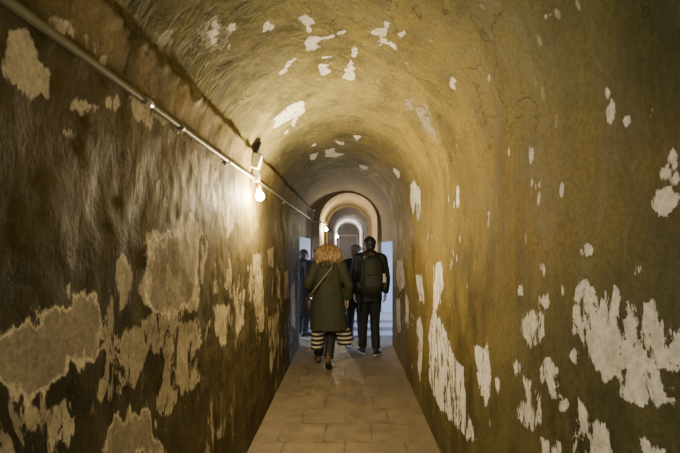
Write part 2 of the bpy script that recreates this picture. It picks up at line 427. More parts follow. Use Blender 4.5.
# wall coat colours, stains plus some painted light and shade: (view x, view y, reach, albedo)
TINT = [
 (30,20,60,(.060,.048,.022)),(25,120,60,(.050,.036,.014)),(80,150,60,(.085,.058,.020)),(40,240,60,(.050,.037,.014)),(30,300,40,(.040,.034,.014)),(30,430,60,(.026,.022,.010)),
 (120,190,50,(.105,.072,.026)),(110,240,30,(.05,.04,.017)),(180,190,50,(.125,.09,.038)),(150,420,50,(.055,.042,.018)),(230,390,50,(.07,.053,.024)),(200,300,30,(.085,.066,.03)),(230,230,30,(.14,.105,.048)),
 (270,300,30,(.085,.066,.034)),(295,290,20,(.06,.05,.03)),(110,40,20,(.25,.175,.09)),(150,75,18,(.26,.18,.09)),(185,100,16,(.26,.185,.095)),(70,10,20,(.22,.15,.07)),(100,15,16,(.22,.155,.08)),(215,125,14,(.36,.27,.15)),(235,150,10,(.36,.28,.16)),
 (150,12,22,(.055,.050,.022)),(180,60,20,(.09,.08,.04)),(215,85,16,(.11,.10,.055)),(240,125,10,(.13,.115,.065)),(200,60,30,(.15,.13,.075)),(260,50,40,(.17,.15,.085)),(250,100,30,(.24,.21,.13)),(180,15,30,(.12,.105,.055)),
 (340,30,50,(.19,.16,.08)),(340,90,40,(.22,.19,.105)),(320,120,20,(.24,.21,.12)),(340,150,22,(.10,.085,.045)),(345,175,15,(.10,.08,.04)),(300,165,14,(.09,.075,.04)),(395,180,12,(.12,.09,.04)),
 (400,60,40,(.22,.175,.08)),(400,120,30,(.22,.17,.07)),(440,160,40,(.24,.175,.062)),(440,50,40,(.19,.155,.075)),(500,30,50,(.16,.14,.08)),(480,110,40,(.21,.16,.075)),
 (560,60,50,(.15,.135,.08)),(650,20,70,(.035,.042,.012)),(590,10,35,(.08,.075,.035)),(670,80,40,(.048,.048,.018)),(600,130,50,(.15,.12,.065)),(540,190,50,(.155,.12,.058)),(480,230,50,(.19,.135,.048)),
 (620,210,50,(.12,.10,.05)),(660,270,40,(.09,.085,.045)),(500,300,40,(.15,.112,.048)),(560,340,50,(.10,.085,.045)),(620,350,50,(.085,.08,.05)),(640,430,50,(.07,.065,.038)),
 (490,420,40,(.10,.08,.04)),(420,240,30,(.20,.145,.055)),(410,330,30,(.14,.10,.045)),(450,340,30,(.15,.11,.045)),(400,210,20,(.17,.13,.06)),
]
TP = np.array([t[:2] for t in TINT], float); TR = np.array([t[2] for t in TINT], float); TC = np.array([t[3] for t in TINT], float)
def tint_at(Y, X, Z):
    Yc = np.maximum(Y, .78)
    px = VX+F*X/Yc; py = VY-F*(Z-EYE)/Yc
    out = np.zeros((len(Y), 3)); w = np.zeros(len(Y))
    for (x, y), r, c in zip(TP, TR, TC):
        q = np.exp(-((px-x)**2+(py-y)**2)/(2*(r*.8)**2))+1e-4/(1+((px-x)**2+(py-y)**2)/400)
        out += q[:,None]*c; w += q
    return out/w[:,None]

Y0, Y1 = -4.0, 6.5
def yrows():
    ys = list(np.linspace(Y0, .5, 40, endpoint=False)); y = .5
    while y < Y1: ys.append(y); y += max(.008, .0085*y)
    ys.append(Y1); return np.array(ys)
YS = yrows()
CLIP = dict(dW=.020, dT=.018, dG=.06)
def shell(name, i0, i1, mat):
    idx = np.arange(i0, i1+1); nI, nJ = len(idx), len(YS)
    d = np.gradient(PROF, axis=0); nrm = np.c_[d[:,1], -d[:,0]]; nrm /= np.hypot(*nrm.T)[:,None]+1e-9   # inward
    nrm[IL] = nrm[IL-3]; nrm[IL+1] = nrm[IL-3]
    X = np.repeat(PROF[idx,0][None], nJ, 0).ravel(); Z = np.repeat(PROF[idx,1][None], nJ, 0).ravel()
    NX = np.repeat(nrm[idx,0][None], nJ, 0).ravel(); NZ = np.repeat(nrm[idx,1][None], nJ, 0).ravel()
    Y = np.repeat(YS[:,None], nI, 1).ravel(); S = np.repeat(seg[idx][None], nJ, 0).ravel()
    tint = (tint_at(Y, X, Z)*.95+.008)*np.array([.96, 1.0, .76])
    fade = np.clip((6.4-Y)/.5, 0, 1)*np.clip(Z/.15, 0, 1)
    D = np.empty(len(X))
    for k in range(len(X)):
        if fade[k] > 0:
            p = Vector((X[k], Y[k], Z[k]))
            D[k] = .016*noise.noise(p*1.7)+.008*noise.noise(p*5.1)+.0035*noise.noise(p*15)
            g = math.exp(-((S[k]-seg[IL])/.05)**2)
            if g > .02: D[k] += g*(.014*noise.noise(p*8)+.010*noise.noise(p*21))
        else: D[k] = 0
    D *= fade
    co = np.c_[X+NX*D, Y, Z+NZ*D]
    a = (np.arange(nJ-1)[:,None]*nI+np.arange(nI-1)[None]).ravel()
    faces = np.c_[a, a+1, a+nI+1, a+nI]
    me = bpy.data.meshes.new(name); me.from_pydata(co.tolist(), [], faces.tolist()); me.update()
    pts = np.c_[Y, S]
    for an, L in (('dW', WHITE), ('dT', TAN), ('dG', GREY)):
        val = np.full(len(X), -.2)
        for poly in L:
            q = poly_surf(poly); lo, hi = q.min(0)-.12, q.max(0)+.12
            m = ((pts >= lo) & (pts <= hi)).all(1)
            if m.any(): val[m] = np.maximum(val[m], sdf(pts[m], q))
        at = me.attributes.new(an, 'FLOAT', 'POINT'); at.data.foreach_set('value', np.clip(val, -.2, CLIP[an]))
    at = me.attributes.new('tint', 'FLOAT_COLOR', 'POINT'); at.data.foreach_set('color', np.c_[tint, np.ones(len(X))].ravel())
    me.polygons.foreach_set('use_smooth', [True]*len(me.polygons))
    return tag(link(name, me, mat), kind='structure')
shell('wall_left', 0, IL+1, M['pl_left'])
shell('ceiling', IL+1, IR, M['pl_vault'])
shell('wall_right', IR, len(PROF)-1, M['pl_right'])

def quad(bm, *p): bm.faces.new([bm.verts.new(q) for q in p])
def struct(name, bm, mat, smooth=False): return tag(bm_obj(name, bm, mat, None, smooth), kind='structure')
# floor of the near tunnel, slightly uneven
bm = bmesh.new(); nx, ny = 24, 160
G = [[bm.verts.new((XL-.03+(XR-XL+.06)*i/nx, Y0+(6.9-Y0)*j/ny, .006*noise.noise(Vector((i*.3, j*.3, 0))) + .02*max(0, abs(i/nx-.5)*2-.85)/.15)) for i in range(nx+1)] for j in range(ny+1)]
for j in range(ny):
    for i in range(nx): bm.faces.new((G[j][i], G[j][i+1], G[j+1][i+1], G[j+1][i]))
struct('floor', bm, M['floor'], True)
# end behind the viewer
bm = bmesh.new(); bm.faces.new([bm.verts.new((x, Y0, z)) for x, z in PROF[::6]]); struct('wall_back', bm, M['pl_plain'])

# crossing with side passages, Y 6.5 - 8.6
YA, YB, HL, HR = 6.5, 8.6, 1.77, 1.70
def prof2(hw, xc, crown, n=60):
    sp = crown-hw; P = [(xc-hw, z) for z in np.linspace(-.02, sp, 20)]
    P += [(xc-hw*math.cos(a), sp+hw*math.sin(a)) for a in np.linspace(0, PI, n)[1:-1]]
    P += [(xc+hw, z) for z in np.linspace(sp, -.02, 20)]
    return P
def strip(name, PA, PB, ya, yb, mat, rows=6):
    bm = bmesh.new(); g = [[bm.verts.new((a[0]+(b[0]-a[0])*k/rows, ya+(yb-ya)*k/rows, a[1]+(b[1]-a[1])*k/rows)) for a, b in zip(PA, PB)] for k in range(rows+1)]
    for r0, r1 in zip(g, g[1:]):
        for i in range(len(r0)-1): bm.faces.new((r0[i], r0[i+1], r1[i+1], r1[i]))
    return struct(name, bm, mat, True)
cr = [(XL, HL)]+[tuple(p) for p in PROF if p[1] >= HL and p[0] < 0]+[tuple(p) for p in PROF if p[1] >= HR and p[0] >= 0]+[(XR, HR)]
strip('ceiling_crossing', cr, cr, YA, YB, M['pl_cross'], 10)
for side, x0, x1, h in (('left', XL, -2.8, HL), ('right', XR, 2.8, HR)):
    bm = bmesh.new()
    quad(bm, (x0,YA,0),(x1,YA,0),(x1,YA,h),(x0,YA,h))
    quad(bm, (x0,YA,h),(x1,YA,h),(x1,YB,h),(x0,YB,h))
    struct('wall_passage_'+side, bm, M['pl_pale'])
    bm = bmesh.new(); quad(bm, (x0,YB,0),(x1,YB,0),(x1,YB,h),(x0,YB,h)); struct('wall_passage_far_'+side, bm, M['pl_pale'])
    bm = bmesh.new(); quad(bm, (x0,YA,-.002),(x1,YA,-.002),(x1,YB,-.002),(x0,YB,-.002)); struct('floor_passage_'+side, bm, M['step'])
# steps up through the crossing
STEPS = [(6.92,.075),(7.32,.14),(7.72,.20)]
def ground(y):
    z = 0
    for yy, h in STEPS:
        if y >= yy: z = h
    return z
for k, (yy, h) in enumerate(STEPS):
    y1 = STEPS[k+1][0]+.03 if k < 2 else YB+.1
    bm = bmesh.new(); box(bm, ((XL+XR)/2, (yy+y1)/2, h/2-.01), (2.3, y1-yy, h+.02), bev=.008)
    tag(bm_obj('stair_step', bm, M['step'], None, False), ['lowest worn stone step just past the floor of the near tunnel','middle worn stone step in the daylit crossing','topmost worn stone step in the daylit crossing'][k], 'step', kind='structure')
# far tunnel, two narrower lengths
p2 = prof2(.62, .010, 2.76); p2b = prof2(.575, .010, 2.72); p3 = prof2(.53, .012, 2.72)
def near_prof_resampled(n):
    t = np.linspace(0, seg[-1], n); return [(float(np.interp(q, seg, PROF[:,0])), float(np.interp(q, seg, PROF[:,1]))) for q in t]
def ring_face(name, PO, PI_, y, mat):
    # front face of an arch, outer profile -> inner profile matched by angle
    bm = bmesh.new(); n = len(PI_)
    O = []
    oa = [math.atan2(-(x), z-1.2) for x, z in PO]; o = np.argsort(oa)
    oa = np.array(oa)[o]; ox = np.array([p[0] for p in PO])[o]; oz = np.array([p[1] for p in PO])[o]
    for x, z in PI_:
        a = math.atan2(-x, z-1.2); O.append((float(np.interp(a, oa, ox)), float(np.interp(a, oa, oz))))
    for k in range(n-1):
        a, b, c, d = O[k], O[k+1], PI_[k+1], PI_[k]
        quad(bm, (a[0],y,a[1]),(b[0],y,b[1]),(c[0],y,c[1]),(d[0],y,d[1]))
    return struct(name, bm, mat, False)
Pn = [tuple(p) for p in PROF]
Pn = [(XL-.02, p[1]) if abs(p[0]-XL) < 1e-6 else p for p in Pn]
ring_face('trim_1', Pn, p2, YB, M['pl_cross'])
strip('wall_far_vault_1', p2, p2, YB, 11.2, M['pl_plain'])
ring_face('trim_2', p2, p2b, 11.2, M['pl_plain']); strip('wall_far_vault_2', p2b, p2b, 11.2, 14.6, M['pl_plain'])
ring_face('trim_3', p2b, p3, 14.6, M['pl_pale']); strip('wall_far_vault_3', p3, p3, 14.6, 20, M['pl_pale'])
bm = bmesh.new(); quad(bm, (-.7,YB,.2),(.7,YB,.2),(.7,20,.2),(-.7,20,.2)); struct('floor_far', bm, M['floor'])
bm = bmesh.new(); bm.faces.new([bm.verts.new((x, 20, z)) for x, z in p3]); struct('wall_end', bm, M['pl_grey'])
d = empty('door_1', (.012, 19.96, .2)); tag(d, kind='structure')
bm = bmesh.new(); box(bm, (0,0,.95), (.86,.04,1.9), bev=.004)
for k in range(5): box(bm, (-.34+.17*k, -.024, .95), (.15,.012,1.84), bev=.003)
bm_obj('door_leaf', bm, M['door'], d, False)
bm = bmesh.new(); box(bm, (-.46,-.02,.97), (.06,.08,1.94)); box(bm, (.46,-.02,.97), (.06,.08,1.94)); box(bm, (0,-.02,1.95), (.98,.08,.07))
bm_obj('door_frame', bm, M['frame'], d, False)

# ------------------------------------------------------------------ conduit and lamps
PZ = 2.158
bm = bmesh.new()
pp = [(-.752, y, PZ+.004*math.sin(y*2.1)) for y in np.linspace(-3.9, 8.45, 40)]+[(-.745, 8.54, PZ-.01), (-.60, 8.56, PZ-.02), (-.585, 8.75, PZ-.03)]
pp += [(-.585, y, PZ-.04) for y in (9.5, 11.0)]+[(-.545, 11.15, PZ-.04), (-.545, 14.4, PZ-.04), (-.50, 14.55, PZ-.05), (-.50, 19.9, PZ-.06)]
loft(bm, pp, [.0135]*len(pp), 12)
cond = tag(bm_obj('electrical_conduit', bm, M['pipe']), 'long painted electrical conduit pipe running high along the left wall', 'pipe')
for y in (1.80, 2.52, 3.9, 4.8, 5.8):
    bm = bmesh.new()
    loft(bm, [(-.752,y-.012,PZ+.004*math.sin(y*2.1)),(-.752,y+.012,PZ+.004*math.sin(y*2.1))], [.0165,.0165], 14)
    box(bm, (-.776,y,PZ), (.02,.02,.06), bev=.003)
    bm_obj('pipe_clip', bm, M['pipe'], cond)
for y in (1.5,):
    bm = bmesh.new(); loft(bm, [(-.752,y-.02,PZ),(-.752,y+.02,PZ)], [.0165,.0165], 14); bm_obj('coupling', bm, M['clip'], cond)
def lamp(y, wall, label, bulb, power, col, full=True):
    r = empty('wall_lamp', (wall, y, 2.0), 0, label, 'lamp', None)
    if full:
        bm = bmesh.new(); box(bm, (.05,-.06,.285), (.075,.075,.115), Matrix.Rotation(.30,3,'Y'), .01); bm_obj('junction_box', bm, M['boxw'], r, False)
    if full:
        bm = bmesh.new(); box(bm, (.048,-.03,.375), (.012,.105,.135), Matrix.Rotation(.42,3,'Y')@Matrix.Rotation(.5,3,'X'), .004); bm_obj('box_shadow_plate', bm, M['shadow_plate'], r, False)  # dark plate added as the junction box's cast shadow on the vault
    bm = bmesh.new(); box(bm, (.045,-.02,.165), (.05,.045,.075), bev=.006)
    loft(bm, [(.045,-.03,.24),(.045,-.02,.17),(.05,-.01,.10)], [.008]*3, 10); bm_obj('bracket', bm, M['clip'], r)
    bm = bmesh.new(); loft(bm, [(.05,-.01,.125),(.055,-.01,.10),(.06,-.01,.065)], [.017,.022,.020], 16); bm_obj('lamp_holder', bm, M['holder'], r)
    bm = bmesh.new()
    loft(bm, [(.061+.0,-.01,.068),(.064,-.01,.05),(.068,-.01,.03),(.071,-.01,.01),(.072,-.01,-.008),(.073,-.01,-.018)], [.014,.020,.031,.036,.027,.010], 20)
    bm_obj('bulb', bm, bulb, r)
    L = bpy.data.lights.new('bulb_light', 'POINT'); L.energy = power; L.color = col; L.shadow_soft_size = .034
    lo = bpy.data.objects.new('bulb_light', L); lo.parent = r; lo.location = (.145,-.035,.01); C.objects.link(lo)
    return r
WARM = (1.,.79,.43)
lamp(3.2, -.772, 'glowing bare bulb under white junction box on the left wall, nearest lamp', M['bulb'], 42, WARM)
lamp(9.7, -.60, 'small glowing wall bulb beyond the daylit crossing, second lamp along the conduit', M['bulb'], 30, (1,.80,.45), False)
lamp(17.2, -.515, 'farthest small glowing wall bulb deep in the tunnel near the end door', M['bulb_far'], 26, (1,.87,.74), False)

# ------------------------------------------------------------------ people
def hand(bm, w, d, side, curl=.5, inward=Vector((1,0,0))):
    """w wrist, d direction of the hand, inward = palm normal"""
    d = Vector(d).normalized(); n = (inward - d*inward.dot(d)).normalized(); s = d.cross(n)   # s runs across the knuckles
    if s.y < 0: s = -s
    loft(bm, [w, w+d*.035, w+d*.085], [(.017,.026),(.014,.036),(.012,.038)], 12, ref=n, round_ends=True)
    for k, (off, L) in enumerate(((.029,.070),(.010,.078),(-.010,.072),(-.028,.056))):
        p = w+d*.083+s*off; a = curl*.6; pts = [p]; dd = d.copy()
        for q, f in enumerate((.42,.33,.25)):
            dd = (dd*math.cos(a)+n*math.sin(a)).normalized(); pts.append(pts[-1]+dd*L*f); a = curl*.75
            n2 = (n*math.cos(.0)).normalized()
        loft(bm, pts, [.0092,.0088,.0080,.0068], 8, ref=s, round_ends=True)
    p = w+d*.025+s*.026
    loft(bm, [p, p+s*.022+d*.025+n*.008, p+s*.028+d*.052+n*.018, p+s*.026+d*.072+n*.026], [.013,.0115,.010,.008], 8, ref=n, round_ends=True)
def shoe(root, ank, toe, mat, sole_mat, high=.07, name='shoe'):
    """ank: ankle point, toe: unit direction incl. pitch"""
    a = Vector(ank); f = Vector(toe).normalized(); x = Vector((0,0,1)).cross(f)*-1; x.normalize(); u = x.cross(f); 
    if u.z < 0: u = -u
    def P(l, h): return a+f*l+u*h
    bm = bmesh.new()
    loft(bm, [P(-.065,-.045),P(-.05,-.035),P(0,-.03),P(.06,-.04),P(.12,-.052),P(.175,-.058),P(.198,-.062)],
         [(.022,.022),(.034,.036),(.038,.046),(.041,.036),(.047,.024),(.040,.018),(.018,.010)], 16, ref=x, round_ends=True)
    loft(bm, [P(-.012,high-.03),P(-.008,.0),P(.0,-.04)], [(.044,.050),(.042,.050),(.034,.05)], 16, ref=x)
    o = remesh(name, bm, mat, root, .006, 3)
    bm = bmesh.new(); n = 24; top, bot = [], []
    for k in range(n):
        t = 2*PI*k/n; l = .067+.140*math.cos(t); wd = .040+.009*math.cos(t-.3)
        q = a+f*l+x*math.sin(t)*wd
        top.append(bm.verts.new(q-u*.058)); bot.append(bm.verts.new(q-u*.082))
    for k in range(n): bm.faces.new((bot[k],bot[(k+1)%n],top[(k+1)%n],top[k]))
    bm.faces.new(top); bm.faces.new(bot[::-1])
    bm_obj('sole', bm, sole_mat, o, False)
    return o
def fold(p, amp=.006, seed=0):
    q = Vector((p[0]*9+seed, p[1]*9, p[2]*3.2)); r = Vector((p[0]*22, p[1]*22+seed, p[2]*11))
    return amp*noise.noise(q)+amp*.45*noise.noise(r)
class Fig:
    def __init__(s, label, loc, rz, H=1.7, head_turn=0., J=None, lean=0.):
        s.root = empty('person', loc, rz, label, 'person'); s.k = H/1.70; k = s.k
        J0 = dict(pel=(0,0,.93), chest=(0,.0,1.28), nb=(0,-.005,1.45), hd=(0,.025,1.585),
                  shL=(-.175,0,1.405), elL=(-.235,-.02,1.13), wrL=(-.225,.06,.90), shR=(.175,0,1.405), elR=(.235,-.02,1.13), wrR=(.225,.06,.90),
                  hpL=(-.085,0,.90), knL=(-.09,.03,.49), anL=(-.09,-.02,.085), hpR=(.085,0,.90), knR=(.09,.03,.49), anR=(.09,-.02,.085),
                  toeL=(-.1,1,-.0), toeR=(.1,1,-.0))
        J0.update(J or {})
        s.J = {a: (Vector(b)*k if not a.startswith('toe') else Vector(b)) for a, b in J0.items()}
        s.turn = head_turn
    def body(s, curlL=.5, curlR=.5, handL=None, handR=None):
        J, k = s.J, s.k; bm = bmesh.new()
        pel, ch, nb, hd = J['pel'], J['chest'], J['nb'], J['hd']
        loft(bm, [pel-Vector((0,0,.09)), pel, pel+Vector((0,0,.12)), ch-Vector((0,0,.08)), ch, nb-Vector((0,0,.05)), nb],
             [(.15,.10),(.16,.115),(.135,.10),(.145,.105),(.16,.11),(.12,.08),(.065,.06)], 24)
        loft(bm, [nb-Vector((0,0,.05)), nb, hd-Vector((0,.012,.06))], [.065,.058,.054], 16)
        R = Matrix.Rotation(s.turn, 3, 'Z')
        def E(c, r, sub=3, rot=None): ell(bm, hd+R@Vector(c)*k, Vector(r)*k, (R@rot if rot is not None else R), sub)
        E((0,-.012,.022), (.074,.092,.090)); E((0,.025,-.030), (.060,.062,.072)); E((0,.045,-.082), (.035,.036,.026)); 
        E((0,.062,.045), (.055,.028,.03)); E((0,.068,-.02), (.05,.024,.03))
        E((0,.094,-.012), (.011,.016,.024)); E((0,.104,-.024), (.015,.012,.010))
        E((0,.083,-.052), (.026,.012,.009))
        for q in (-1, 1):
            E((q*.075,-.008,-.005), (.009,.020,.032)); E((q*.045,.055,-.02), (.024,.02,.022))
        for S, cu, hh in (('L', curlL, handL), ('R', curlR, handR)):
            sh, el, wr = J['sh'+S], J['el'+S], J['wr'+S]
            loft(bm, *smooth_path([ch+(sh-ch)*.55+Vector((0,0,-.01)), sh-Vector((0,0,.012)), sh*.5+el*.5, el, el*.5+wr*.5, wr], [.045,.050,.044,.038,.034,.025], 4), 14, round_ends=True)
            d = (wr-el).normalized() if hh is None else Vector(hh)
            hand(bm, wr, d, S, cu, Vector((1 if S == 'L' else -1, 0, 0)))
            hp, kn, an = J['hp'+S], J['kn'+S], J['an'+S]
            loft(bm, *smooth_path([hp, hp*.5+kn*.5, kn, kn*.6+an*.4+Vector((0,-.012,0)), an*.85+kn*.15, an-Vector((0,0,.02))], [.085,.075,.055,.054,.038,.036], 4), 16, round_ends=True)
            t = J['toe'+S].normalized()
            loft(bm, [an-Vector((0,0,.04))-t*.03, an-Vector((0,0,.045))+t*.04, an-Vector((0,0,.055))+t*.13], [.028,.030,.022], 12, round_ends=True)
        remesh('body', bm, M['skin'], s.root, .0065, 3)
        for q in (-1, 1):
            bm = bmesh.new(); ell(bm, hd+R@Vector((q*.030,.077,.004))*k, Vector((.013,.011,.009))*k, R); e = bm_obj('eye', bm, M['eye_white'], s.root)
            bm = bmesh.new(); ell(bm, hd+R@Vector((q*.030,.0865,.004))*k, Vector((.006,.0035,.006))*k, R); bm_obj('iris', bm, M['iris'], e)
        bm = bmesh.new(); ell(bm, hd+R@Vector((0,.0925,-.052))*k, Vector((.021,.006,.006))*k, R); bm_obj('mouth', bm, M['lip'], s.root)
        return s
    def top(s, name, mat, bottom, rx, ry, hem=None, pad=.018, cuff=.035, amp=.006, hood=False, seed=0, label=None):
        J = s.J; bm = bmesh.new(); pel, ch, nb = J['pel'], J['chest'], J['nb']; hem = hem or (rx, ry)
        zt = nb.z; sw = abs(J['shR'].x)
        pts = [(pel.x, pel.y, bottom)]
        rads = [hem]
        if bottom < pel.z-.15: pts.append((pel.x, pel.y, (bottom+pel.z)/2)); rads.append(((hem[0]+rx)/2, (hem[1]+ry)/2))
        pts += [(pel.x, pel.y, pel.z+.06), (ch.x*.5+pel.x*.5, ch.y*.5+pel.y*.5, ch.z-.15), (ch.x, ch.y, ch.z), (ch.x, ch.y, ch.z+.075), (nb.x, nb.y, zt-.03), (nb.x, nb.y, zt+.035)]
        rads += [(rx, ry), (rx*.93, ry*.97), (sw+.012, ry*1.02), (sw+.005, ry*.88), (sw*.66, ry*.66), (.082, .082)]
        loft(bm, pts, rads, 36)
        a, b, c = J['shL'], J['shR'], nb-Vector((0,0,.045))
        loft(bm, *smooth_path([a+Vector((-.005,0,-.012)), a*.5+c*.5+Vector((0,0,.006)), c, b*.5+c*.5+Vector((0,0,.006)), b+Vector((.005,0,-.012))],
             [.064+pad*.35,.068+pad*.3,.078,.068+pad*.3,.064+pad*.35], 5), 18, ref=Vector((0,1,0)), round_ends=True)
        for S in 'LR':
            sh, el, wr = J['sh'+S], J['el'+S], J['wr'+S]
            loft(bm, *smooth_path([ch+(sh-ch)*.45+Vector((0,0,.045)), sh-Vector((0,0,.005)), sh*.5+el*.5, el, el*.5+wr*.5, wr-(wr-el).normalized()*.01],
                 [.060+pad*.4,.062+pad*.5,.056+pad*.6,.050+pad*.6,.042+pad*.6,cuff+pad*.4], 5), 16)
        if hood:
            ell(bm, nb+Vector((0,-.085,-.015)), (.125,.065,.075)); ell(bm, nb+Vector((0,-.06,.03)), (.10,.07,.045)); 
            loft(bm, [nb+Vector((-.09,-.02,.02)), nb+Vector((-.07,.07,.0)), nb+Vector((0,.10,-.03)), nb+Vector((.07,.07,.0)), nb+Vector((.09,-.02,.02))], [.03]*5, 10, ref=Vector((0,0,1)))
        else:
            loft(bm, [nb+Vector((0,0,-.02)), nb+Vector((0,0,.055))], [(.080,.082),(.072,.076)], 20)
        o = remesh(name, bm, mat, s.root, .0085, 4, lambda p: fold(p, amp, seed))
        if label: o['label'] = label
        return o
    def trousers(s, mat, r=(.105,.085,.068,.062), name='trousers', amp=.005, seed=3, end=.05):
        J = s.J; bm = bmesh.new(); pel = J['pel']
        loft(bm, [pel-Vector((0,0,.10)), pel, pel+Vector((0,0,.10))], [(.165,.125),(.175,.13),(.15,.115)], 24)
        for S in 'LR':
            hp, kn, an = J['hp'+S], J['kn'+S], J['an'+S]
            u = (kn-an).normalized()
            loft(bm, *smooth_path([hp, hp*.5+kn*.5, kn, kn*.5+an*.5+Vector((0,-.008,0)), an+u*(end-.03)], [r[0],r[1],r[2],r[3],r[3]], 5), 18)
        return remesh(name, bm, mat, s.root, .008, 3, lambda p: fold(p, amp, seed))
    def hair_cap(s, mat, scale=1., low=.0, name='hair'):
        hd, k = s.J['hd'], s.k; R = Matrix.Rotation(s.turn, 3, 'Z'); bm = bmesh.new()
        ell(bm, hd+R@Vector((0,-.022,.034))*k, Vector((.082,.094,.090))*k*scale, R)
        ell(bm, hd+R@Vector((0,-.050,-.015+low))*k, Vector((.070,.058,.075))*k*scale, R)
        return remesh(name, bm, mat, s.root, .006, 3, lambda p: .004*noise.noise(Vector(p)*45)+.003*noise.noise(Vector((p[0]*110,p[1]*110,p[2]*30))))

YW = 5.42
# woman in the olive coat -------------------------------------------------
W = Fig('woman with wavy blonde hair in a long olive coat over stripes, walking away', (-.262, YW, 0), .0, 1.645,
        J=dict(elL=(-.285,-.03,1.15), wrL=(-.25,.16,1.00), elR=(.275,-.055,1.14), wrR=(.27,.04,.92),
               knL=(-.105,.13,.50), anL=(-.155,.16,.092), knR=(.04,.03,.48), anR=(.005,-.235,.155), toeL=(-.12,1,0), toeR=(.05,1,-.62), hd=(-.005,.03,1.585)))
W.body()
W.top('coat', M['olive'], .50, .205, .15, hem=(.262,.20), pad=.026, amp=.010, hood=True, seed=1)
W.trousers(M['tight'], (.098,.086,.076,.066), 'leggings', .003)
for nm, c0, c1, w0, w1 in (('striped_skirt', (-.13,.03,.62), (-.165,.04,.225), (.10,.12), (.085,.13)), ('striped_skirt', (.13,.02,.62), (.235,.06,.29), (.10,.12), (.115,.11))):
    bm = bmesh.new(); a, b = Vector(c0), Vector(c1)
    loft(bm, [a, a*.5+b*.5, b], [w0, ((w0[0]+w1[0])/2, (w0[1]+w1[1])/2), w1], 24)
    o = remesh(nm, bm, M['stripe'], W.root, .008, 3, lambda p: fold(p, .012, 5)); o['label'] = 'black and cream striped skirt tail'
shoe(W.root, W.J['anL'], W.J['toeL'], M['boot'], M['sole_d'], .10, 'boot')
shoe(W.root, W.J['anR'], W.J['toeR'], M['boot'], M['sole_d'], .10, 'boot')
# hair: core plus wavy locks
hd = W.J['hd']; bm = bmesh.new()
ell(bm, hd+Vector((0,-.025,.008)), (.125,.112,.102)); ell(bm, hd+Vector((0,-.045,-.07)), (.155,.095,.095))
ell(bm, hd+Vector((-.10,-.02,-.06)), (.05,.06,.075)); ell(bm, hd+Vector((.10,-.02,-.06)), (.05,.06,.075))
hair = remesh('hair', bm, M['blonde'], W.root, .007, 3, lambda p: .007*noise.noise(Vector((p[0]*30,p[1]*30,p[2]*9))))
bm = bmesh.new(); rnd = random.Random(3)
for i in range(210):
    th = rnd.uniform(-PI*1.12, .12*PI); L = rnd.uniform(.19,.30); ph = rnd.uniform(0, 6.28); rm = rnd.uniform(.94,1.04)
    pts, rad = [], []
    for q in range(10):
        t = q/9; z = .104-L*t**1.25; env = math.sin(min(1, t*1.25+.06)*PI/2)
        rx = (.035+.138*env)*rm; ry = (.03+.108*env)*rm
        if z < -.12: rx *= .93
        w = .008*math.sin(ph+t*11)
        pts.append(hd+Vector((math.cos(th)*(rx+w), -.028+math.sin(th)*(ry+w)*1.0, z+.004*math.sin(ph*2+t*9)))); rad.append(.0085*(1-.6*t)+.002)
    loft(bm, pts, rad, 6, ref=Vector((math.cos(th), math.sin(th), .1)))
bm_obj('hair_locks', bm, M['blonde'], hair)
# bag she carries across the back
bag = empty('crossbody_bag', (-.262, YW, 0), 0, 'tan strapped crossbody bag slung diagonally over the olive coat', 'bag')
bm = bmesh.new()
sp = [(.10,.02,1.435),(.075,-.105,1.375),(.0,-.178,1.27),(-.10,-.190,1.15),(-.19,-.165,1.03),(-.262,-.06,.93),(-.27,.08,.88)]
sp, _ = smooth_path(sp, [1]*len(sp), 5)
loft(bm, sp, [(.003,.011)]*len(sp), 8, ref=Vector((0,1,.2)))
bm_obj('strap', bm, M['strap'], bag)
bm = bmesh.new(); box(bm, (-.27,.14,.80), (.09,.22,.18), bev=.025); bp = bm_obj('pouch', bm, M['shoe'], bag)
bm = bmesh.new(); box(bm, (-.318,.14,.84), (.012,.21,.10), bev=.005); bm_obj('flap', bm, M['shoe'], bp)

# man with the backpack ---------------------------------------------------
YM = 5.98
Mn = Fig('man in black jacket and trousers wearing a backpack, walking beside the right wall', (.325, YM, 0), 0, 1.75,
         J=dict(elL=(-.235,-.03,1.12), wrL=(-.225,.02,.88), elR=(.24,-.02,1.12), wrR=(.235,.05,.88),
                knL=(-.09,.05,.49), anL=(-.105,.04,.085), knR=(.075,.02,.48), anR=(.08,-.13,.100), toeL=(-.25,1,0), toeR=(.35,1,-.12)), head_turn=.15)
Mn.body()
Mn.top('jacket', M['jacket'], .80, .185, .14, pad=.024, amp=.009, hood=True, seed=8)
Mn.trousers(M['jean'], (.10,.088,.072,.066), amp=.007)
Mn.hair_cap(M['black_hair'], 1.06)
bm = bmesh.new(); hdm = Mn.J['hd']
ell(bm, hdm+Vector((0,-.012,.055)), (.088,.100,.082)); loft(bm, [hdm+Vector((0,-.010,.028)), hdm+Vector((0,-.012,.065))], [(.089,.102),(.091,.104)], 24)
remesh('beanie', bm, M['black'], Mn.root, .006, 3, lambda p: .002*noise.noise(Vector(p)*60))
for S in 'LR': shoe(Mn.root, Mn.J['an'+S], Mn.J['toe'+S], M['shoe'], M['sole_w'], .07)
pk = empty('backpack', (.335, YM-.02, 0), .04, 'dark olive backpack worn by the man in black', 'backpack')
bm = bmesh.new()
loft(bm, [(0,-.215,.94),(0,-.235,.98),(0,-.245,1.15),(0,-.235,1.32),(0,-.215,1.42),(0,-.19,1.465)], [(.12,.07),(.155,.10),(.160,.105),(.150,.095),(.12,.075),(.06,.04)], 28)
remesh('main_pack', bm, M['pack'], pk, .008, 4, lambda p: fold(p, .008, 12))
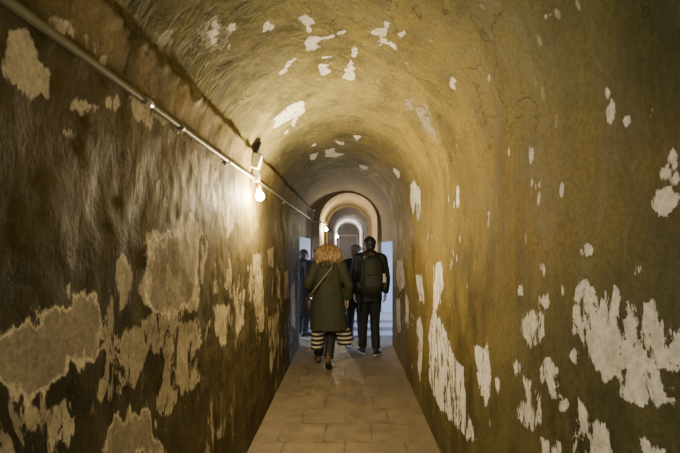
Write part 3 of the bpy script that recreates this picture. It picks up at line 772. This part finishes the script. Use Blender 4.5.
bm = bmesh.new(); loft(bm, [(0,-.335,.98),(0,-.345,1.06),(0,-.335,1.19),(0,-.325,1.22)], [(.10,.02),(.125,.04),(.115,.035),(.09,.015)], 24)
fp = remesh('front_pocket', bm, M['pack'], pk, .008, 3, lambda p: fold(p, .006, 15))
bm = bmesh.new(); loft(bm, [(-.10,-.352,1.19),(0,-.366,1.20),(.10,-.352,1.19)], [.0035]*3, 6, ref=Vector((0,0,1))); bm_obj('zip', bm, M['webbing'], fp)
for q in (-1, 1):
    sp, _ = smooth_path([(q*.085,-.155,1.42),(q*.095,-.09,1.48),(q*.11,.03,1.475),(q*.125,.125,1.38),(q*.135,.15,1.22),(q*.165,.08,1.06),(q*.19,-.10,1.00)], [1]*7, 5)
    bm = bmesh.new(); loft(bm, sp, [(.030,.008)]*len(sp), 10, ref=Vector((1,0,0))); bm_obj('shoulder_strap', bm, M['webbing'] if q < 0 else M['pack'], pk)
    bm = bmesh.new(); loft(bm, [(q*.175,-.225,.97),(q*.18,-.23,1.03),(q*.18,-.23,1.10)], [(.03,.05),(.042,.055),(.043,.056)], 16); bm_obj('side_pocket', bm, M['pack'], pk)
bm = bmesh.new(); loft(bm, [(-.03,-.20,1.475),(-.02,-.215,1.51),(.02,-.215,1.51),(.03,-.20,1.475)], [.006]*4, 8, ref=Vector((0,1,0))); bm_obj('grab_loop', bm, M['webbing'], pk)
bt = empty('water_bottle', (.335+.182, YM-.25, 1.01), 0, 'pale water bottle in the right side pocket of the backpack', 'bottle')
bm = bmesh.new(); loft(bm, [(0,0,0),(0,0,.01),(0,0,.16),(0,0,.19)], [.03,.033,.033,.018], 20); bm_obj('bottle_body', bm, M['bottle'], bt)
bm = bmesh.new(); loft(bm, [(0,0,.19),(0,0,.215)], [.019,.018], 20); bm_obj('cap', bm, M['sole_w'], bt)

# second man, ahead and half hidden --------------------------------------
A = Fig('person in navy jacket, grey cap and face mask, walking ahead between the two', (.135, 6.52, 0), .0, 1.63, head_turn=-.95,
        J=dict(elL=(-.22,-.02,1.13), wrL=(-.20,.05,.90), knL=(-.10,.0,.49), anL=(-.125,-.12,.10), toeL=(-.2,1,-.12), knR=(.08,.08,.49), anR=(.09,.10,.085)))
A.body()
A.top('jacket', M['navy'], .78, .18, .135, pad=.022, amp=.008, seed=21)
A.trousers(M['jean'], amp=.006)
A.hair_cap(M['brown_hair'], 1.02)
hda = A.J['hd']; RA = Matrix.Rotation(A.turn, 3, 'Z'); bm = bmesh.new()
ell(bm, hda+RA@Vector((0,-.010,.058)), (.086,.098,.068), RA); bm2 = bm
ell(bm2, hda+RA@Vector((0,.105,.050)), (.060,.050,.008), RA)
remesh('cap', bm2, M['cap'], A.root, .005, 3)
bm = bmesh.new(); ell(bm, hda+RA@Vector((0,.058,-.045)), (.060,.052,.048), RA); remesh('face_mask', bm, M['mask'], A.root, .006, 2)
for S in 'LR': shoe(A.root, A.J['an'+S], A.J['toe'+S], M['shoe'], M['sole_w'], .07)

# person ahead of the woman, only head and shoulder show ------------------
yb = 7.45
B = Fig('person with short brown hair in charcoal top, mostly hidden ahead of the woman', (-.60, yb, ground(yb)), .0, 1.38+.02,
        J=dict(elL=(-.21,-.02,1.13), elR=(.21,-.02,1.13), wrL=(-.20,.05,.90), wrR=(.20,.05,.90), anL=(-.09,-.02,.09), anR=(.09,-.02,.09)))
B.body(); B.top('pullover', M['charcoal'], .76, .17, .13, pad=.018, seed=31); B.trousers(M['jean']); B.hair_cap(M['brown_hair'], 1.12)
for S in 'LR': shoe(B.root, B.J['an'+S], B.J['toe'+S], M['shoe'], M['sole_d'], .07)
# person standing in the left doorway -------------------------------------
D_ = Fig('person in long black coat standing in the left doorway', (-.775, 6.95, .075), -.9, 1.48,
         J=dict(elL=(-.235,-.0,1.14), wrL=(-.20,.12,.96)))
D_.body(); D_.top('long_coat', M['black'], .34, .19, .15, hem=(.21,.17), pad=.02, amp=.009, seed=41); D_.trousers(M['jean']); D_.hair_cap(M['black_hair'], 1.06)
for S in 'LR': shoe(D_.root, D_.J['an'+S], D_.J['toe'+S], M['shoe'], M['sole_d'], .07)

# ------------------------------------------------------------------ light
wd = bpy.data.worlds.new('World'); bpy.context.scene.world = wd; wd.use_nodes = True
nt = wd.node_tree; bg = nt.nodes['Background']
bg.inputs[0].default_value = (.50,.66,1.,1); bg.inputs[1].default_value = .5
def area(name, loc, rot, size, power, col, sy=None):
    L = bpy.data.lights.new(name, 'AREA'); L.energy = power; L.color = col; L.size = size
    if sy: L.shape = 'RECTANGLE'; L.size_y = sy
    o = bpy.data.objects.new(name, L); o.location = loc; o.rotation_euler = rot; C.objects.link(o); return o
area('daylight_left', (-2.4, 7.5, 1.2), (0, -PI/2+.45, 0), 1.5, 22, (.76,.80,1.), 1.6)
area('daylight_right', (2.4, 7.5, 1.2), (0, PI/2-.45, 0), 1.5, 44, (.34,.52,1.), 1.6)
# added fill behind the viewer, brightens the near walls; no opening there
area('near_fill_light', (0, -2.6, 1.75), (PI/2, 0, 0), 1.1, 46, (1.,.90,.68), 1.4)

# ------------------------------------------------------------------ camera
cam = bpy.data.cameras.new('camera'); co = bpy.data.objects.new('camera', cam); C.objects.link(co)
co.location = (0, 0, EYE); co.rotation_euler = (PI/2, 0, 0)
cam.sensor_width = 36; cam.lens = F/680*36
cam.shift_x = -(VX-340)/680; cam.shift_y = (VY-226.5)/680
cam.clip_start = .05
sc = bpy.context.scene; sc.camera = co
sc.view_settings.view_transform = 'AgX'; sc.view_settings.look = 'AgX - Base Contrast'; sc.view_settings.exposure = 1.3
sc.cycles.max_bounces = 8; sc.cycles.diffuse_bounces = 5
sc.cycles.use_denoising = True
sc.cycles.sample_clamp_indirect = 6
